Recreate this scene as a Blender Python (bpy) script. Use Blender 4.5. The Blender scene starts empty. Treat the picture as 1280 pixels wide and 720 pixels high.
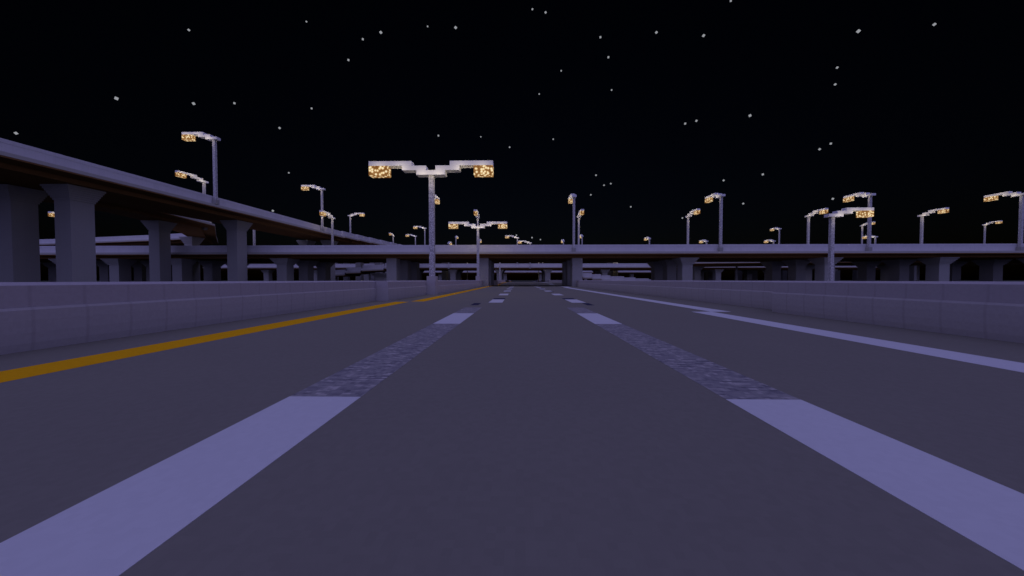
import bpy, bmesh, math, random
from mathutils import Vector, Matrix

sc = bpy.context.scene
COL = sc.collection
rnd = random.Random(7)
R = math.radians

# ------------------------------------------------------------------ camera
cam_d = bpy.data.cameras.new('camera')
cam = bpy.data.objects.new('camera', cam_d)
COL.objects.link(cam)
cam_d.sensor_width = 36.0
cam_d.lens = 36.0 * 429.0 / 1280.0
cam_d.clip_start = 0.05
cam_d.clip_end = 6000.0
cam.location = (0.19, -4.675, 1.62)
cam.rotation_euler = (R(90) - 0.0231, 0.0004, 0.0199)
sc.camera = cam

# ------------------------------------------------------------------ night sky
world = bpy.data.worlds.new('World')
sc.world = world
world.use_nodes = True
wt = world.node_tree
wt.nodes.clear()
wo = wt.nodes.new('ShaderNodeOutputWorld')
bg = wt.nodes.new('ShaderNodeBackground')
sky = wt.nodes.new('ShaderNodeTexSky')
sky.sky_type = 'NISHITA'
sky.sun_disc = False
sky.sun_elevation = R(-3.0)
sky.sun_rotation = R(0)
bg.inputs['Strength'].default_value = 0.012
tint = wt.nodes.new('ShaderNodeVectorMath')
tint.operation = 'MULTIPLY'
tint.inputs[1].default_value = (0.36, 0.52, 1.0)
wt.links.new(sky.outputs[0], tint.inputs[0])
wt.links.new(tint.outputs[0], bg.inputs['Color'])
wt.links.new(bg.outputs[0], wo.inputs['Surface'])

# ------------------------------------------------------------------ moonlight
moon_d = bpy.data.lights.new('moonlight', 'SUN')
moon_d.energy = 1.87
moon_d.color = (0.40, 0.39, 1.0)
moon_d.angle = R(150)
moon = bpy.data.objects.new('moonlight', moon_d)
COL.objects.link(moon)
moon.rotation_euler = (R(34), 0, R(4))
moon.location = (0, -40, 120)

sc.view_settings.view_transform = 'Standard'
sc.view_settings.look = 'None'
sc.view_settings.exposure = 0.0
sc.view_settings.gamma = 1.0
sc.view_settings.use_curve_mapping = False

# ------------------------------------------------------------------ materials
def new_mat(name):
    m = bpy.data.materials.new(name)
    m.use_nodes = True
    nt = m.node_tree
    b = nt.nodes['Principled BSDF']
    b.inputs['Roughness'].default_value = 0.9
    b.inputs['Specular IOR Level'].default_value = 0.02
    return m, nt, b

def N(nt, kind, **kw):
    n = nt.nodes.new(kind)
    for k, v in kw.items():
        setattr(n, k, v)
    return n

def math_n(nt, op, a, b=None, c=None):
    n = N(nt, 'ShaderNodeMath', operation=op)
    for i, v in enumerate((a, b, c)):
        if v is None:
            continue
        if isinstance(v, (int, float)):
            n.inputs[i].default_value = v
        else:
            nt.links.new(v, n.inputs[i])
    return n.outputs[0]

def coords(nt, obj_space):
    if obj_space:
        return N(nt, 'ShaderNodeTexCoord').outputs['Object']
    return N(nt, 'ShaderNodeNewGeometry').outputs['Position']

def pixel_noise(nt, vec, px=16.0):
    """white noise held constant over each 1/16 m texel"""
    s = N(nt, 'ShaderNodeVectorMath', operation='MULTIPLY_ADD')
    s.inputs[1].default_value = (px, px, px)
    s.inputs[2].default_value = (0.313, 0.271, 0.297)
    nt.links.new(vec, s.inputs[0])
    fl = N(nt, 'ShaderNodeVectorMath', operation='FLOOR')
    nt.links.new(s.outputs[0], fl.inputs[0])
    w = N(nt, 'ShaderNodeTexWhiteNoise', noise_dimensions='3D')
    nt.links.new(fl.outputs[0], w.inputs['Vector'])
    return w.outputs['Value'], fl.outputs[0]

def noise(nt, vec, scale, detail=3.0, rough=0.55):
    n = N(nt, 'ShaderNodeTexNoise')
    n.inputs['Scale'].default_value = scale
    n.inputs['Detail'].default_value = detail
    n.inputs['Roughness'].default_value = rough
    nt.links.new(vec, n.inputs['Vector'])
    return n.outputs['Fac']

def scaled_color(nt, col, fac):
    c = N(nt, 'ShaderNodeVectorMath', operation='SCALE')
    c.inputs[0].default_value = col
    nt.links.new(fac, c.inputs['Scale'])
    return c.outputs[0]

def block_mat(name, col, texel=0.06, cloud=0.10, joint=0.0, obj_space=False, cell=0.0):
    m, nt, b = new_mat(name)
    v = coords(nt, obj_space)
    w, _ = pixel_noise(nt, v)
    f = math_n(nt, 'MULTIPLY_ADD', w, 2 * texel, 1 - texel)
    cl = noise(nt, v, 0.35, 5.0)
    f = math_n(nt, 'MULTIPLY', f, math_n(nt, 'MULTIPLY_ADD', cl, 2 * cloud, 1 - cloud))
    if cell:
        w2, _ = pixel_noise(nt, v, 1.0)
        f = math_n(nt, 'MULTIPLY', f, math_n(nt, 'MULTIPLY_ADD', w2, 2 * cell, 1 - cell))
    if joint:
        g = N(nt, 'ShaderNodeNewGeometry')
        sn = N(nt, 'ShaderNodeSeparateXYZ'); nt.links.new(g.outputs['True Normal'], sn.inputs[0])
        sp = N(nt, 'ShaderNodeSeparateXYZ'); nt.links.new(v, sp.inputs[0])
        tot = None
        for ax, nax in ((0, 1), (1, 0)):
            pp = math_n(nt, 'PINGPONG', math_n(nt, 'ADD', sp.outputs[ax], 1000.0), 0.5)
            on = N(nt, 'ShaderNodeMapRange', interpolation_type='SMOOTHSTEP')
            on.inputs['From Min'].default_value = 0.012
            on.inputs['From Max'].default_value = 0.055
            on.inputs['To Min'].default_value = 1.0
            on.inputs['To Max'].default_value = 0.0
            nt.links.new(pp, on.inputs['Value'])
            face = math_n(nt, 'GREATER_THAN', math_n(nt, 'ABSOLUTE', sn.outputs[nax]), 0.6)
            t = math_n(nt, 'MULTIPLY', on.outputs[0], face)
            tot = t if tot is None else math_n(nt, 'MAXIMUM', tot, t)
        f = math_n(nt, 'MULTIPLY', f, math_n(nt, 'SUBTRACT', 1.0, math_n(nt, 'MULTIPLY', tot, joint)))
    nt.links.new(scaled_color(nt, col, f), b.inputs['Base Color'])
    return m

M = {}
M['asphalt'] = block_mat('grey_road_concrete', (0.186, 0.176, 0.135), 0.035, 0.05)
M['white_paint'] = block_mat('white_lane_block', (0.55, 0.55, 0.52), 0.02, 0.04)
M['yellow_paint'] = block_mat('yellow_edge_block', (0.72, 0.355, 0.006), 0.03, 0.05)
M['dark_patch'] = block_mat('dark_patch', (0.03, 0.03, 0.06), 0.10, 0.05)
M['wall'] = block_mat('barrier_block', (0.40, 0.375, 0.35), 0.03, 0.06, joint=0.11)
M['coping'] = block_mat('barrier_coping', (0.385, 0.355, 0.345), 0.03, 0.05, joint=0.10)
M['parapet'] = block_mat('overpass_parapet', (0.555, 0.54, 0.525), 0.03, 0.05, joint=0.05, cell=0.03)
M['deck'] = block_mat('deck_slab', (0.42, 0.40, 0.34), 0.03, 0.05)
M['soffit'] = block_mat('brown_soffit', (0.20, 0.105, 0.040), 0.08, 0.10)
M['pier'] = block_mat('pier_concrete', (0.33, 0.32, 0.29), 0.04, 0.06, joint=0.03)
M['arm'] = block_mat('pale_quartz', (0.66, 0.655, 0.63), 0.02, 0.03, obj_space=True)
M['ground'] = block_mat('dark_ground', (0.05, 0.055, 0.035), 0.10, 0.25)

def gravel_mat():
    m, nt, b = new_mat('rough_lane_gap')
    v = coords(nt, False)
    w, fl = pixel_noise(nt, v, 16.0)
    st = N(nt, 'ShaderNodeVectorMath', operation='MULTIPLY')
    st.inputs[1].default_value = (0.20, 0.95, 1.0)
    nt.links.new(fl, st.inputs[0])
    n = noise(nt, st.outputs[0], 1.0, 2.0, 0.6)
    a = math_n(nt, 'MULTIPLY_ADD', n, 2.0, -0.47)
    a = math_n(nt, 'ADD', a, math_n(nt, 'MULTIPLY_ADD', w, 0.34, -0.17))
    r = N(nt, 'ShaderNodeValToRGB')
    e = r.color_ramp.elements
    e[0].position = 0.12; e[0].color = (0.135, 0.13, 0.135, 1)
    e[1].position = 0.95; e[1].color = (0.40, 0.375, 0.335, 1)
    k = e.new(0.40); k.color = (0.205, 0.197, 0.19, 1)
    k = e.new(0.62); k.color = (0.25, 0.24, 0.22, 1)
    nt.links.new(a, r.inputs['Fac'])
    nt.links.new(r.outputs[0], b.inputs['Base Color'])
    return m
M['gravel'] = gravel_mat()

def pole_mat():
    m, nt, b = new_mat('speckled_stone')
    v = coords(nt, True)
    w, fl = pixel_noise(nt, v, 12.0)
    r = N(nt, 'ShaderNodeValToRGB')
    e = r.color_ramp.elements
    e[0].position = 0.25; e[0].color = (0.30, 0.29, 0.28, 1)
    e[1].position = 0.85; e[1].color = (0.66, 0.64, 0.60, 1)
    nt.links.new(w, r.inputs['Fac'])
    nt.links.new(r.outputs[0], b.inputs['Base Color'])
    return m
M['pole'] = pole_mat()

def glow_mat():
    m, nt, b = new_mat('glowing_block')
    v = coords(nt, True)
    s = N(nt, 'ShaderNodeVectorMath', operation='MULTIPLY_ADD')
    s.inputs[1].default_value = (16, 16, 16)
    s.inputs[2].default_value = (0.31, 0.27, 0.29)
    nt.links.new(v, s.inputs[0])
    fl = N(nt, 'ShaderNodeVectorMath', operation='FLOOR')
    nt.links.new(s.outputs[0], fl.inputs[0])
    vo = N(nt, 'ShaderNodeTexVoronoi', feature='F1')
    vo.inputs['Scale'].default_value = 0.2
    nt.links.new(fl.outputs[0], vo.inputs['Vector'])
    r = N(nt, 'ShaderNodeValToRGB')
    e = r.color_ramp.elements
    e[0].position = 0.20; e[0].color = (1.0, 0.90, 0.62, 1)
    e[1].position = 0.85; e[1].color = (0.17, 0.065, 0.012, 1)
    k = e.new(0.38); k.color = (0.95, 0.66, 0.30, 1)
    k = e.new(0.48); k.color = (0.31, 0.145, 0.045, 1)
    nt.links.new(vo.outputs['Distance'], r.inputs['Fac'])
    b.inputs['Base Color'].default_value = (0.05, 0.03, 0.012, 1)
    nt.links.new(r.outputs[0], b.inputs['Emission Color'])
    b.inputs['Emission Strength'].default_value = 0.9
    return m
M['glow'] = glow_mat()

def star_mat():
    m, nt, b = new_mat('starlight')
    b.inputs['Base Color'].default_value = (0, 0, 0, 1)
    b.inputs['Emission Color'].default_value = (0.30, 0.31, 0.335, 1)
    b.inputs['Emission Strength'].default_value = 1.0
    return m
M['star'] = star_mat()

# ------------------------------------------------------------------ helpers
def link(name, bm, mat, parent=None):
    bmesh.ops.recalc_face_normals(bm, faces=bm.faces[:])
    me = bpy.data.meshes.new(name)
    bm.to_mesh(me); bm.free()
    me.materials.append(mat)
    o = bpy.data.objects.new(name, me)
    COL.objects.link(o)
    if parent is not None:
        o.parent = parent
    return o

def box(bm, x0, x1, y0, y1, z0, z1):
    vs = [bm.verts.new(p) for p in ((x0, y0, z0), (x1, y0, z0), (x1, y1, z0), (x0, y1, z0),
                                    (x0, y0, z1), (x1, y0, z1), (x1, y1, z1), (x0, y1, z1))]
    for f in ((3, 2, 1, 0), (4, 5, 6, 7), (0, 1, 5, 4), (1, 2, 6, 5), (2, 3, 7, 6), (3, 0, 4, 7)):
        bm.faces.new([vs[i] for i in f])

def boxes(name, lst, mat, parent=None):
    bm = bmesh.new()
    for b in lst:
        box(bm, *b)
    return link(name, bm, mat, parent)

def empty(name, loc, rz=0.0, label=None, cat=None, group=None):
    o = bpy.data.objects.new(name, None)
    COL.objects.link(o)
    o.location = loc
    o.rotation_euler = (0, 0, rz)
    o.empty_display_size = 0.5
    tag(o, label, cat, group)
    return o

def tag(o, label=None, cat=None, group=None, kind=None):
    if label: o['label'] = label
    if cat: o['category'] = cat
    if group: o['group'] = group
    if kind: o['kind'] = kind
    return o

def strip(bm, P, Q, t0, t1, z0, z1, zo=None):
    """closed band between metres t0..t1 measured from edge P towards edge Q"""
    rows = []
    W = min((Vector(q) - Vector(p)).length for p, q in zip(P, Q))
    for i, (p, q) in enumerate(zip(P, Q)):
        p = Vector(p); q = Vector(q); d = (q - p).normalized()
        x = (q - p).length - W                 # wider places keep both edges
        a = p + d * (t0 + (x if t0 > W / 2 else 0)); b = p + d * (t1 + (x if t1 > W / 2 else 0))
        dz = zo[i] if zo else 0.0
        rows.append([bm.verts.new((a.x, a.y, z0 + dz)), bm.verts.new((b.x, b.y, z0 + dz)),
                     bm.verts.new((b.x, b.y, z1 + dz)), bm.verts.new((a.x, a.y, z1 + dz))])
    for r0, r1 in zip(rows, rows[1:]):
        for k in range(4):
            bm.faces.new((r0[k], r0[(k + 1) % 4], r1[(k + 1) % 4], r1[k]))
    bm.faces.new(rows[0][::-1]); bm.faces.new(rows[-1])

def strip_obj(name, mat, parent, P, Q, bands, zo=None):
    bm = bmesh.new()
    for t0, t1, z0, z1 in bands:
        strip(bm, P, Q, t0, t1, z0, z1, zo)
    return link(name, bm, mat, parent)

def sweep(name, mat, parent, P, Q, prof):
    """closed profile of (metres from edge, height) swept along the edge"""
    bm = bmesh.new(); rows = []
    for p, q in zip(P, Q):
        p = Vector(p); q = Vector(q); d = (q - p).normalized()
        rows.append([bm.verts.new((p.x + d.x * t, p.y + d.y * t, z)) for t, z in prof])
    n = len(prof)
    for r0, r1 in zip(rows, rows[1:]):
        for k in range(n):
            bm.faces.new((r0[k], r0[(k + 1) % n], r1[(k + 1) % n], r1[k]))
    bm.faces.new(rows[0][::-1]); bm.faces.new(rows[-1])
    return link(name, bm, mat, parent)

def bridge(name, label, P, Q, zt, zo=None, cat='overpass', girder=True, group=None):
    """P = near edge, Q = far edge (outer faces of the parapets), zt = parapet top"""
    W = min((Vector(q) - Vector(p)).length for p, q in zip(P, Q))
    root = empty(name, (0, 0, 0), 0, label, cat, group)
    strip_obj('deck', M['deck'], root, P, Q,
              [(-0.9, W + 0.9, zt - 2.3, zt - 1.8), (1.0, W - 1.0, zt - 1.797, zt - 1.5)], zo)
    for s in (0, 1):
        PP, QQ = (P, Q) if s == 0 else (Q, P)
        pp = strip_obj('parapet', M['parapet'], root, PP, QQ, [(0.0, 0.997, zt - 1.797, zt - 0.5)], zo)
        strip_obj('coping', M['parapet'], pp, PP, QQ, [(-0.03, 1.02, zt - 0.497, zt)], zo)
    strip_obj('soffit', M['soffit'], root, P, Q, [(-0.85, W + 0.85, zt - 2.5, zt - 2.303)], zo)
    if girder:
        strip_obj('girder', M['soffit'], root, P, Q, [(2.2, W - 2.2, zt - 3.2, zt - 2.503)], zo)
    return root

def pier(root, x0, x1, y0, y1, ztop, steps=0, sh=0.4, so=0.35, zb=-0.2):
    """one column; the flared head is built of corbelled steps"""
    n = steps
    s = boxes('pier', [(x0, x1, y0, y1, zb, ztop - n * sh - 0.003)], M['pier'], root)
    if n:
        lst = []
        for k in range(n):
            o = so * (k + 1)
            lst.append((x0 - o, x1 + o, y0 - o, y1 + o, ztop - (n - k) * sh, ztop - (n - k - 1) * sh - 0.002))
        boxes('pier_cap', lst, M['pier'], s)
    return s

# ------------------------------------------------------------------ ground and road
g = boxes('ground', [(-1800, 1800, -120, 2600, -1.2, -0.06)], M['ground'])
tag(g, kind='structure')
road = boxes('road', [(-40, 40, -60, 120, -0.5, 0.0)], M['asphalt'])
tag(road, kind='structure')
road2 = boxes('road', [(-40, 40, 120.005, 335, -0.5, 0.42)], M['asphalt'])
tag(road2, kind='structure')
side = boxes('side_road', [(54, 80, -60, 335, -0.5, 0.0)], M['asphalt'])
tag(side, kind='structure')
boxes('kerb', [(52.8, 54, -60, 335, -0.5, 0.14)], M['wall'], side)

def off(y):                       # sideways jog of the whole carriageway
    return 0 if y < 16 else 1

T = 0.004
for k in range(-1, 10):
    y0 = 12 * k - 4
    o = off(y0)
    if k == 8: o = 2
    if y0 > 112: continue
    for x in (-3, 3):
        boxes('lane_dash', [(x + o, x + o + 1, y0, y0 + 4, -0.2, T)], M['white_paint'], road)
for x in (-3, 3):
    boxes('rough_gap', [(x, x + 1, 0.002, 7.998, -0.2, 0.003)], M['gravel'], road)
    boxes('rough_gap', [(x, x + 1, 12.002, 15.5, -0.2, 0.003)], M['gravel'], road)
boxes('rough_gap', [(-3, -2, -12, -4.002, -0.2, 0.003)], M['gravel'], road)
boxes('rough_gap', [(3, 4, -12, -4.002, -0.2, 0.003)], M['gravel'], road)
for x0, x1, y0, y1 in ((-2.95, -2.45, 17.4, 19.4), (4.6, 5.05, 17.4, 19.4), (-2, -1, 24.003, 26.0), (4, 5, 24.003, 26.0),
                       (-1.6, -1.0, 42.5, 45), (4.5, 5.0, 42.0, 44), (-1.6, -1.0, 61, 66), (4.4, 5.0, 60, 64)):
    boxes('dark_patch', [(x0, x1, y0, y1, -0.2, 0.0035)], M['dark_patch'], road)
yl = [(-9, -60, 20.7), (-8, 21.2, 99), (-7, 99, 119.9)]
for x, a, b in yl:
    boxes('yellow_edge_line', [(x, x + 1, a, b, -0.2, T)], M['yellow_paint'], road)
wl = [(9, -60, 13), (10, 13.002, 72), (11, 72.002, 119.9)]
for x, a, b in wl:
    boxes('white_edge_line', [(x, x + 1, a, b, -0.2, T)], M['white_paint'], road)
boxes('white_edge_line', [(12, 13, 121, 330, 0.2, 0.424)], M['white_paint'], road2)
boxes('yellow_edge_line', [(-7, -6, 121, 330, 0.2, 0.424)], M['yellow_paint'], road2)

# ------------------------------------------------------------------ barrier walls along the road
def barrier(label, inner, width):
    root = empty('barrier_wall', (inner[0][0], inner[0][1], 0), 0, label, 'wall')
    P = [Vector((p[0] - inner[0][0], p[1] - inner[0][1])) for p in inner]
    Q = [p + Vector((width, 0)) for p in P]
    w = abs(width)
    prof = [(0.06, -0.3), (0.06, 0.0), (0.028, 0.18), (0.008, 0.42), (0.0, 0.7), (0.004, 0.94), (0.035, 1.0)]  # undercut foot and leant-back top, shaped to give a flat face its shading
    sweep('base_course', M['wall'], root, P, Q, prof + [(w - t, z) for t, z in prof[::-1]])
    prof = [(0.075, 1.002), (0.075, 1.50), (0.19, 1.575)]
    sweep('coping', M['coping'], root, P, Q, prof + [(w - t, z) for t, z in prof[::-1]])
    return root

def jogged(segs):
    pts = []
    for i, (x, a, b) in enumerate(segs):
        pts += [(x, a + (0.003 if i else 0)), (x, b)]
    return pts
barrier('left concrete block barrier wall beside the yellow edge line',
        jogged([(-11, -60, 22), (-10, 22, 33), (-9, 33, 97), (-8, 97, 112), (-7, 112, 330)]), -1.0)
barrier('right concrete block barrier wall beside the white edge line',
        jogged([(13, -60, 13), (14, 13, 75), (15, 75, 100), (16, 100, 330)]), 1.0)

# ------------------------------------------------------------------ overpasses
A = bridge('overpass', 'nearest level overpass crossing the road on brown girders with a row of lamps',
           [(-330, 82), (330, 82)], [(-330, 108), (330, 108)], 10.5)
AX = [(-177, 1), (-149, 1), (-121, 1), (-107, 1), (-90, 1), (-62, 1), (-33, 0), (-9, 0), (15.3, 0), (43.4, 1), (79.2, 1),
      (107.6, 1), (133, 1), (160, 1)]
for x, fl in AX:
    for y in (84.2, 93.2, 102.2):
        pier(A, x - 1.3, x + 1.3, y, y + 2.9, 7.298, 5 if fl else 0, 0.32, 0.21)

Bz = 10.5
B = bridge('overpass', 'second level overpass seen beneath the nearest one',
           [(-172, 180), (196, 180)], [(-172, 206), (196, 206)], Bz)
for x in (-140, -112, -84, -60, -36, -10.5, 16, 47, 82, 108, 136, 168):
    for y in (183, 200):
        pier(B, x - 1.4, x + 1.4, y, y + 3, Bz - 3.202, 5, 0.32, 0.21)
Cb = bridge('overpass', 'farthest low overpass visible as a thin dim strip under the others',
            [(-190, 296), (122, 296)], [(-190, 322), (122, 322)], 10.5)
for x in (-170, -120, -70, -30, -12, 19, 60, 100):
    pier(Cb, x - 1.5, x + 1.5, 300, 304, 7.298)
D = bridge('overpass', 'high overpass hidden behind the nearest one with small lamps along it',
           [(-330, 212), (-74, 212), (-62, 192), (360, 192)], [(-330, 238), (-74, 238), (-60, 238), (360, 238)], 19.25)
for x in (-150, -120, -95, -48, 33, 62, 95, 122, 150, 180, 215, 250):
    for y in (216, 231):
        pier(D, x - 1.6, x + 1.6, y, y + 3.2, 19.25 - 3.202, 6, 0.33, 0.2)

# tall ramp on the left, running beside the road, bending right in block steps far away
segs = [(-64, -30, 118)] + [(-64 + k, 118 + 9 * (k - 1), 118 + 9 * k) for k in range(1, 11)]
P = jogged(segs)
Q = [(x - 14, y) for x, y in P]
R1 = bridge('elevated_ramp', 'tall elevated ramp on the left running away beside the road on thick flared piers', P, Q, 19.25, cat='ramp')
for (x0, y0) in ((-70.6, 46.5), (-79.9, 46.5), (-70.6, 77.4), (-70.4, 118.5), (-79, 118.5), (-70, 10.5), (-79.5, 10.5), (-66, 152), (-75, 152)):
    pier(R1, x0, x0 + 2.5, y0, y0 + 3, 16.045, 7, 0.31, 0.128)

# branch ramp leaving it
P2 = [(-79.1, -30), (-79.1, 66), (-86, 90), (-106, 113), (-121, 131), (-137, 135), (-193, 146), (-332, 157)]
Q2 = [(-89.5, -30), (-89, 66), (-94.7, 83), (-108, 105), (-118, 118), (-135, 121), (-190, 131), (-330, 142)]
R2 = bridge('branch_ramp', 'branch ramp curving left out from under the tall elevated ramp', P2, Q2, 19.18, cat='ramp',
            zo=[0, 0, 0, -0.1, -0.3, -0.6, -0.9, -2.0])
for (x0, y0, dz) in ((-89.4, 76.9, 0), (-109.5, 106, -0.15), (-170, 132, -0.9)):
    pier(R2, x0, x0 + 2.6, y0, y0 + 2.7, 15.97 + dz, 7, 0.31, 0.128)

# low stepped ramps glimpsed beneath the nearest overpass
def stepped(label, pts, w, zt, zo):
    Pn = []; Z = []
    for i, (x, y) in enumerate(pts):
        Pn.append((x, y)); Z.append(zo[i])
    Qn = [(x, y + w) for x, y in Pn]
    return bridge('low_ramp', label, Pn, Qn, zt, cat='ramp', zo=Z, girder=False)
E1 = stepped('low pale ramp climbing in steps left of the road behind the barrier',
             [(-76, 133), (-70, 133), (-70, 134), (-64, 134), (-64, 135), (-55, 135), (-55, 136), (-46, 136)], 12, 5.6,
             [0, 0.3, 1.0, 1.3, 2.0, 2.4, 3.0, 3.3])
pier(E1, -60, -55, 138, 143, 4.6, 3, 0.5, 0.5)
E2 = stepped('low pale ramp descending in steps right of the road behind the barrier',
             [(24, 140), (27, 140), (27, 141), (31, 141), (31, 141.5), (35, 141.5), (35, 142), (39, 142), (39, 142.5), (45, 142.5), (45, 143),
              (50, 143), (50, 144), (56, 144), (56, 145), (62, 145)], 9, 2.6,
             [2.6, 2.6, 2.0, 2.0, 1.5, 1.5, 1.0, 1.0, 0.6, 0.6, 0.1, 0.1, -0.3, -0.3, -0.7, -0.7])
E3 = bridge('low_ramp', 'dark ramp close behind the right half of the nearest overpass',
            [(60, 137), (71, 134.5), (97, 127.5), (180, 118), (330, 116)], [(60, 153), (73, 150.5), (99, 143.5), (181, 134), (330, 132)],
            10.5, cat='ramp')
for x, y in ((74, 141), (112, 131.5), (140, 128)):
    pier(E3, x, x + 2.5, y, y + 3, 7.298, 5, 0.32, 0.21)

# ------------------------------------------------------------------ street lamps
PZ = 11.7                                           # underside of the arm above the mounting level
lamp_pt = bpy.data.lights.new('arm_fill_light', 'POINT')
lamp_pt.energy = 33.0
lamp_pt.color = (1.0, 0.86, 0.65)
lamp_pt.shadow_soft_size = 0.0
lamp_far = lamp_pt.copy()
lamp_far.energy = 48.0

def half_arm(s):
    """stepped slabs from the pole outwards, s = +1 or -1 along local X"""
    def bx(a, b, z0, z1, w=0.5):
        a, b = sorted((a * s, b * s))
        return (a, b, -w, w, z0, z1)
    return [bx(0.25, 1.5, PZ, PZ + 0.498), bx(0.5, 3.0, PZ + 0.5, PZ + 0.998, 0.498), bx(2.0, 6.5, PZ + 1.0, PZ + 1.5)]

def head(s):
    a, b = sorted((4.5 * s, 6.497 * s))
    return [(a, b, -0.497, 0.497, PZ - 0.02, PZ + 0.997)]

def glows(root, s, near):  # unseen point lights added beside the arm, standing in for the head's light
    lst = ((0.9, lamp_pt), (3.3, lamp_pt), (5.7, lamp_pt)) if near else ((1.0, lamp_far), (4.6, lamp_far))
    for x, d in lst:
        for y in (-1.5, 1.5):
            o = bpy.data.objects.new('arm_fill_light', d)
            COL.objects.link(o)
            o.parent = root
            o.location = (x * s, y, PZ - 0.1 + (0.6 if x > 2 else 0.0))

def make_lamp(double, foot, near=True):
    root = empty('street_lamp', (0, 0, 0))
    if foot == 'wall':
        boxes('base', [(-0.5, 0.5, -0.5, 0.5, -2.0, 0.56)], M['wall'], root)
        boxes('pole', [(-0.27, 0.27, -0.27, 0.27, 0.562, PZ - 0.002)], M['pole'], root)
    else:
        boxes('base', [(-0.42, 0.42, -0.42, 0.42, -1.7, -0.75)], M['pier'], root)
        boxes('pole', [(-0.26, 0.26, -0.26, 0.26, -0.748, PZ - 0.002)], M['pole'], root)
    if double:
        arm = [(-1.5, 1.5, -0.5, 0.5, PZ, PZ + 0.498)]
        for s in (1, -1):
            arm += half_arm(s)[1:]
        arm = [(a * 1.055, b * 1.055, c, d, e, f) for a, b, c, d, e, f in arm]
    else:
        arm = [(-0.9, 1.5, -0.5, 0.5, PZ, PZ + 0.498)] + half_arm(1)[1:]
    boxes('arm', arm, M['arm'], root)
    for s in ((1, -1) if double else (1,)):
        k = 1.055 if double else 1.0
        boxes('light_head', [(a * k, b * k, c, d, e, f) for a, b, c, d, e, f in head(s)], M['glow'], root)
        glows(root, s, near)
    return root

def clone(src):
    r = src.copy(); COL.objects.link(r)
    for ch in src.children:
        c = ch.copy(); COL.objects.link(c); c.parent = r
    return r

protos = {}
def lamp(label, x, y, z, direction=(1, 0), double=False, foot='bracket', near=True, group='street lamps'):
    key = (double, foot, near)
    if key not in protos:
        protos[key] = make_lamp(*key); o = protos[key]
    else:
        o = clone(protos[key])
    o.location = (x, y, z)
    o.rotation_euler = (0, 0, math.atan2(direction[1], direction[0]))
    tag(o, label, 'street lamp', group)
    return o

L, RT, AW, TO = (-1, 0), (1, 0), (0, 1), (0, -1)
# the road's own lamps
lamp('biggest two-armed street lamp, standing at the left barrier', -9.5, 33.6, 1.5, RT, True, 'wall')
lamp('smaller two-armed street lamp farther along the left barrier', -9.4, 76, 2.05, RT, True, 'wall')
lamp('two-armed street lamp showing only its pole under the nearest overpass', -8.6, 155, 1.5, RT, True, 'wall', False)
lamp('one-armed street lamp behind the right barrier with its arm pointing right', 53.4, 55, 0.6, RT, False, 'wall')
lamp('far lamp pole right of the road under the overpasses, left of a close pair', 12.6, 212, 1.5, RT, False, 'wall', False)
lamp('far lamp pole right of the road under the overpasses, right of a close pair', 14.7, 205, 1.5, RT, False, 'wall', False)
lamp('thin lamp pole left of the road between the overpasses', -32.4, 212, 1.95, L, False, 'wall', False)
lamp('thin lamp pole seen above the low stepped ramp right of the road', 61.6, 212, 1.95, RT, False, 'wall', False)
lamp('pale lamp pole alone in the dark gap under the right half of the overpass', 92, 142, 0.8, RT, False, 'wall', False)
lamp('pale lamp pole between two piers at the far right under the overpass', 160, 136, 0.8, RT, False, 'wall', False)
# nearest overpass, near parapet: arms reach over the deck, away from the road
for x, lb in ((-21.65, 'overpass lamp almost hidden behind the pole of the big two-armed lamp'),
              (13.9, 'tall overpass lamp right of the road middle with its head end-on'),
              (50.1, 'tall overpass lamp alone at right of middle, arm pointing left over the deck'),
              (86.1, 'tall overpass lamp right behind the low one-armed lamp'),
              (122.2, 'tall overpass lamp at the right edge of the photo')):
    lamp(lb, x, 81.5, 10.4, AW)
# its far parapet: arms reach back towards us
for x, lb in ((-149, 'lamp glimpsed between the two nearest ramp piers at far left'),
              (-88.1, 'overpass lamp with only its pole showing under the elevated ramp'),
              (-61.7, 'lamp on the far overpass parapet in front of the elevated ramp, head lit towards us'),
              (-13.3, 'overpass lamp peeking over the middle of the smaller two-armed lamp'),
              (19.8, 'shorter lamp just right of the tall end-on overpass lamp'),
              (55.2, 'shorter overpass lamp with arm pointing right toward the lone tall lamp'),
              (93.7, 'lamp on the far overpass parapet left of the low one-armed lamp'),
              (129.5, 'overpass lamp standing alone between the two rightmost tall lamps')):
    lamp(lb, x, 108.5, 10.3, TO)
# elevated ramp
lamp('tallest lamp at upper left on the near edge of the elevated ramp', -63.5, 66.6, 19.25, L)
lamp('second lamp on the near edge of the elevated ramp, above the overpass end', -63.5, 105.8, 19.1, L)
lamp('lamp on the far edge of the elevated ramp with its arm pointing right', -77.4, 152.5, 19.3, RT)
lamp('lamp at upper left standing behind the elevated ramp, below and left of the tallest lamp', -89.5, 92, 17.7, (-0.25, -1))
# high far overpass
far = [(-83.6, 223.5, TO, 'small far lamp at the right end of the elevated ramp, head lit towards us'),
       (-69.5, 226, L, 'small far lamp with arm pointing left, shorter of the pair left of the big lamp'),
       (-53.5, 191.1, L, 'small far lamp with arm pointing left, taller of the pair left of the big lamp'),
       (-43.2, 232, AW, 'small far lamp with arm pointing right between the two two-armed lamps'),
       (146, 191.1, AW, 'small far lamp with arm pointing left, right of the lone tall lamp'),
       (191.5, 191.1, TO, 'small far lamp with arm pointing right from behind the tall overpass lamp'),
       (258, 191.1, TO, 'small far lamp with arm pointing right beside the tall lamp at the right edge')]
for x, y, d, lb in far:
    lamp(lb, x, y, {146: 18.2, 191.5: 19.9, 258: 20.2}.get(x, 19.25), d, False, 'bracket', False)
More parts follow.
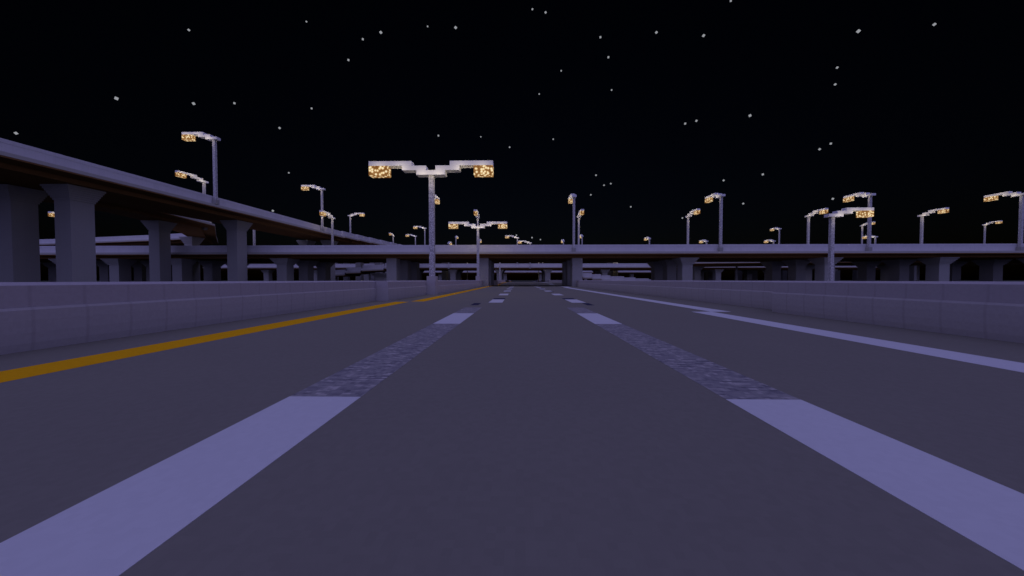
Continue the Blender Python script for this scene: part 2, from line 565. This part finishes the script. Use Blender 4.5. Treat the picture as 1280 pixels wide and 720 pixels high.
# second overpass: only the heads show over the nearest parapet
tiny = [(-37.5, AW, -1.0, 'tiny lamp head just above the overpass right of the big lamp pole'),
        (-21.0, AW, 0.3, 'tiny lamp just right of the smaller two-armed lamp pole'),
        (-0.6, L, 1.9, 'tiny lamp with bent arm, left of two just above the overpass middle'),
        (6.2, L, -0.9, 'tiny lamp arm barely above the overpass middle, right of two'),
        (24.0, AW, 0.0, 'tiny lamp head left of the tall end-on overpass lamp'),
        (33.9, AW, 2.6, 'tiny lamp right behind the shorter lamp beside the tall end-on lamp'),
        (69.5, AW, 1.2, 'tiny lamp with arm pointing right, midway between two tall overpass lamps'),
        (99.5, AW, -0.3, 'tiny lamp head between the two lamps at right of middle'),
        (134.5, AW, -0.3, 'tiny lamp head below the small far lamp on the right'),
        (187, AW, 1.8, 'tiny pale lamp head right beside the tall overpass pole at right')]
for x, d, dz, lb in tiny:
    lamp(lb, x, 179.5, 10.4 + dz, d, False, 'bracket', False)

# ------------------------------------------------------------------ stars
STARS = [(236, 37.5, 4), (145.5, 123, 6), (242, 129.5, 5), (293, 129, 4), (20, 166.5, 5), (383, 27, 3), (453.5, 49, 4), (476, 40.5, 5),
         (534.5, 33, 3), (569.5, 34.5, 5), (435.5, 75, 4), (389.5, 135.5, 3.5), (349.5, 160, 4), (548, 169.5, 3.5), (601, 171, 2.5),
         (665.5, 11.5, 3.5), (682, 15.5, 4), (750.5, 46.5, 4), (820.5, 40.5, 4.5), (879.5, 44.5, 5), (913.5, 1, 4), (760.5, 71.5, 4),
         (701.5, 88.5, 3), (764.5, 112.5, 3), (674, 117.5, 2.8), (856.5, 154.5, 4), (870.5, 151, 4), (937.5, 144.5, 5), (691.5, 174, 2.8),
         (1073, 39, 6), (1168, 30.5, 5), (1046.5, 84.5, 4), (1044, 105.5, 4), (1038.5, 179.5, 4), (361, 216, 3), (341, 263.5, 4),
         (383.5, 301, 4), (637, 184, 3), (745, 219, 3.2), (755, 231.5, 3), (763.5, 229.5, 3), (738.5, 243.5, 3), (788.5, 258.5, 3),
         (866, 262.5, 2.5), (853, 272.5, 3), (904.5, 225.5, 3.5), (1024.5, 186.5, 4), (953.5, 218, 4), (929, 254.5, 3.5), (1041, 248.5, 4),
         (645.5, 294, 3), (665, 297, 3), (675.5, 299.5, 2.6), (255, 240, 3)]
sm = None
cm = cam.rotation_euler.to_matrix()
for i, (px, py, s) in enumerate(STARS):
    d = cm @ Vector(((px - 640) / 429.0, -(py - 360) / 429.0, -1.0))
    D_ = 1500.0
    if sm is None:
        bm = bmesh.new()
        box(bm, -0.5, 0.5, -0.2, 0.2, -0.5, 0.5)
        bmesh.ops.bevel(bm, geom=bm.edges[:], offset=0.12, segments=1)
        o = link('star', bm, M['star']); sm = o
    else:
        o = sm.copy(); COL.objects.link(o)
    o.location = Vector(cam.location) + d * D_
    k = s * D_ / 429.0 * 0.52
    o.scale = (k, k, k)
    o.rotation_euler = (0, rnd.uniform(0, 1.57), math.atan2(d.y, d.x) - math.pi / 2)
    tag(o, 'small white block-shaped star shining in the black night sky', 'star', 'stars in the night sky')
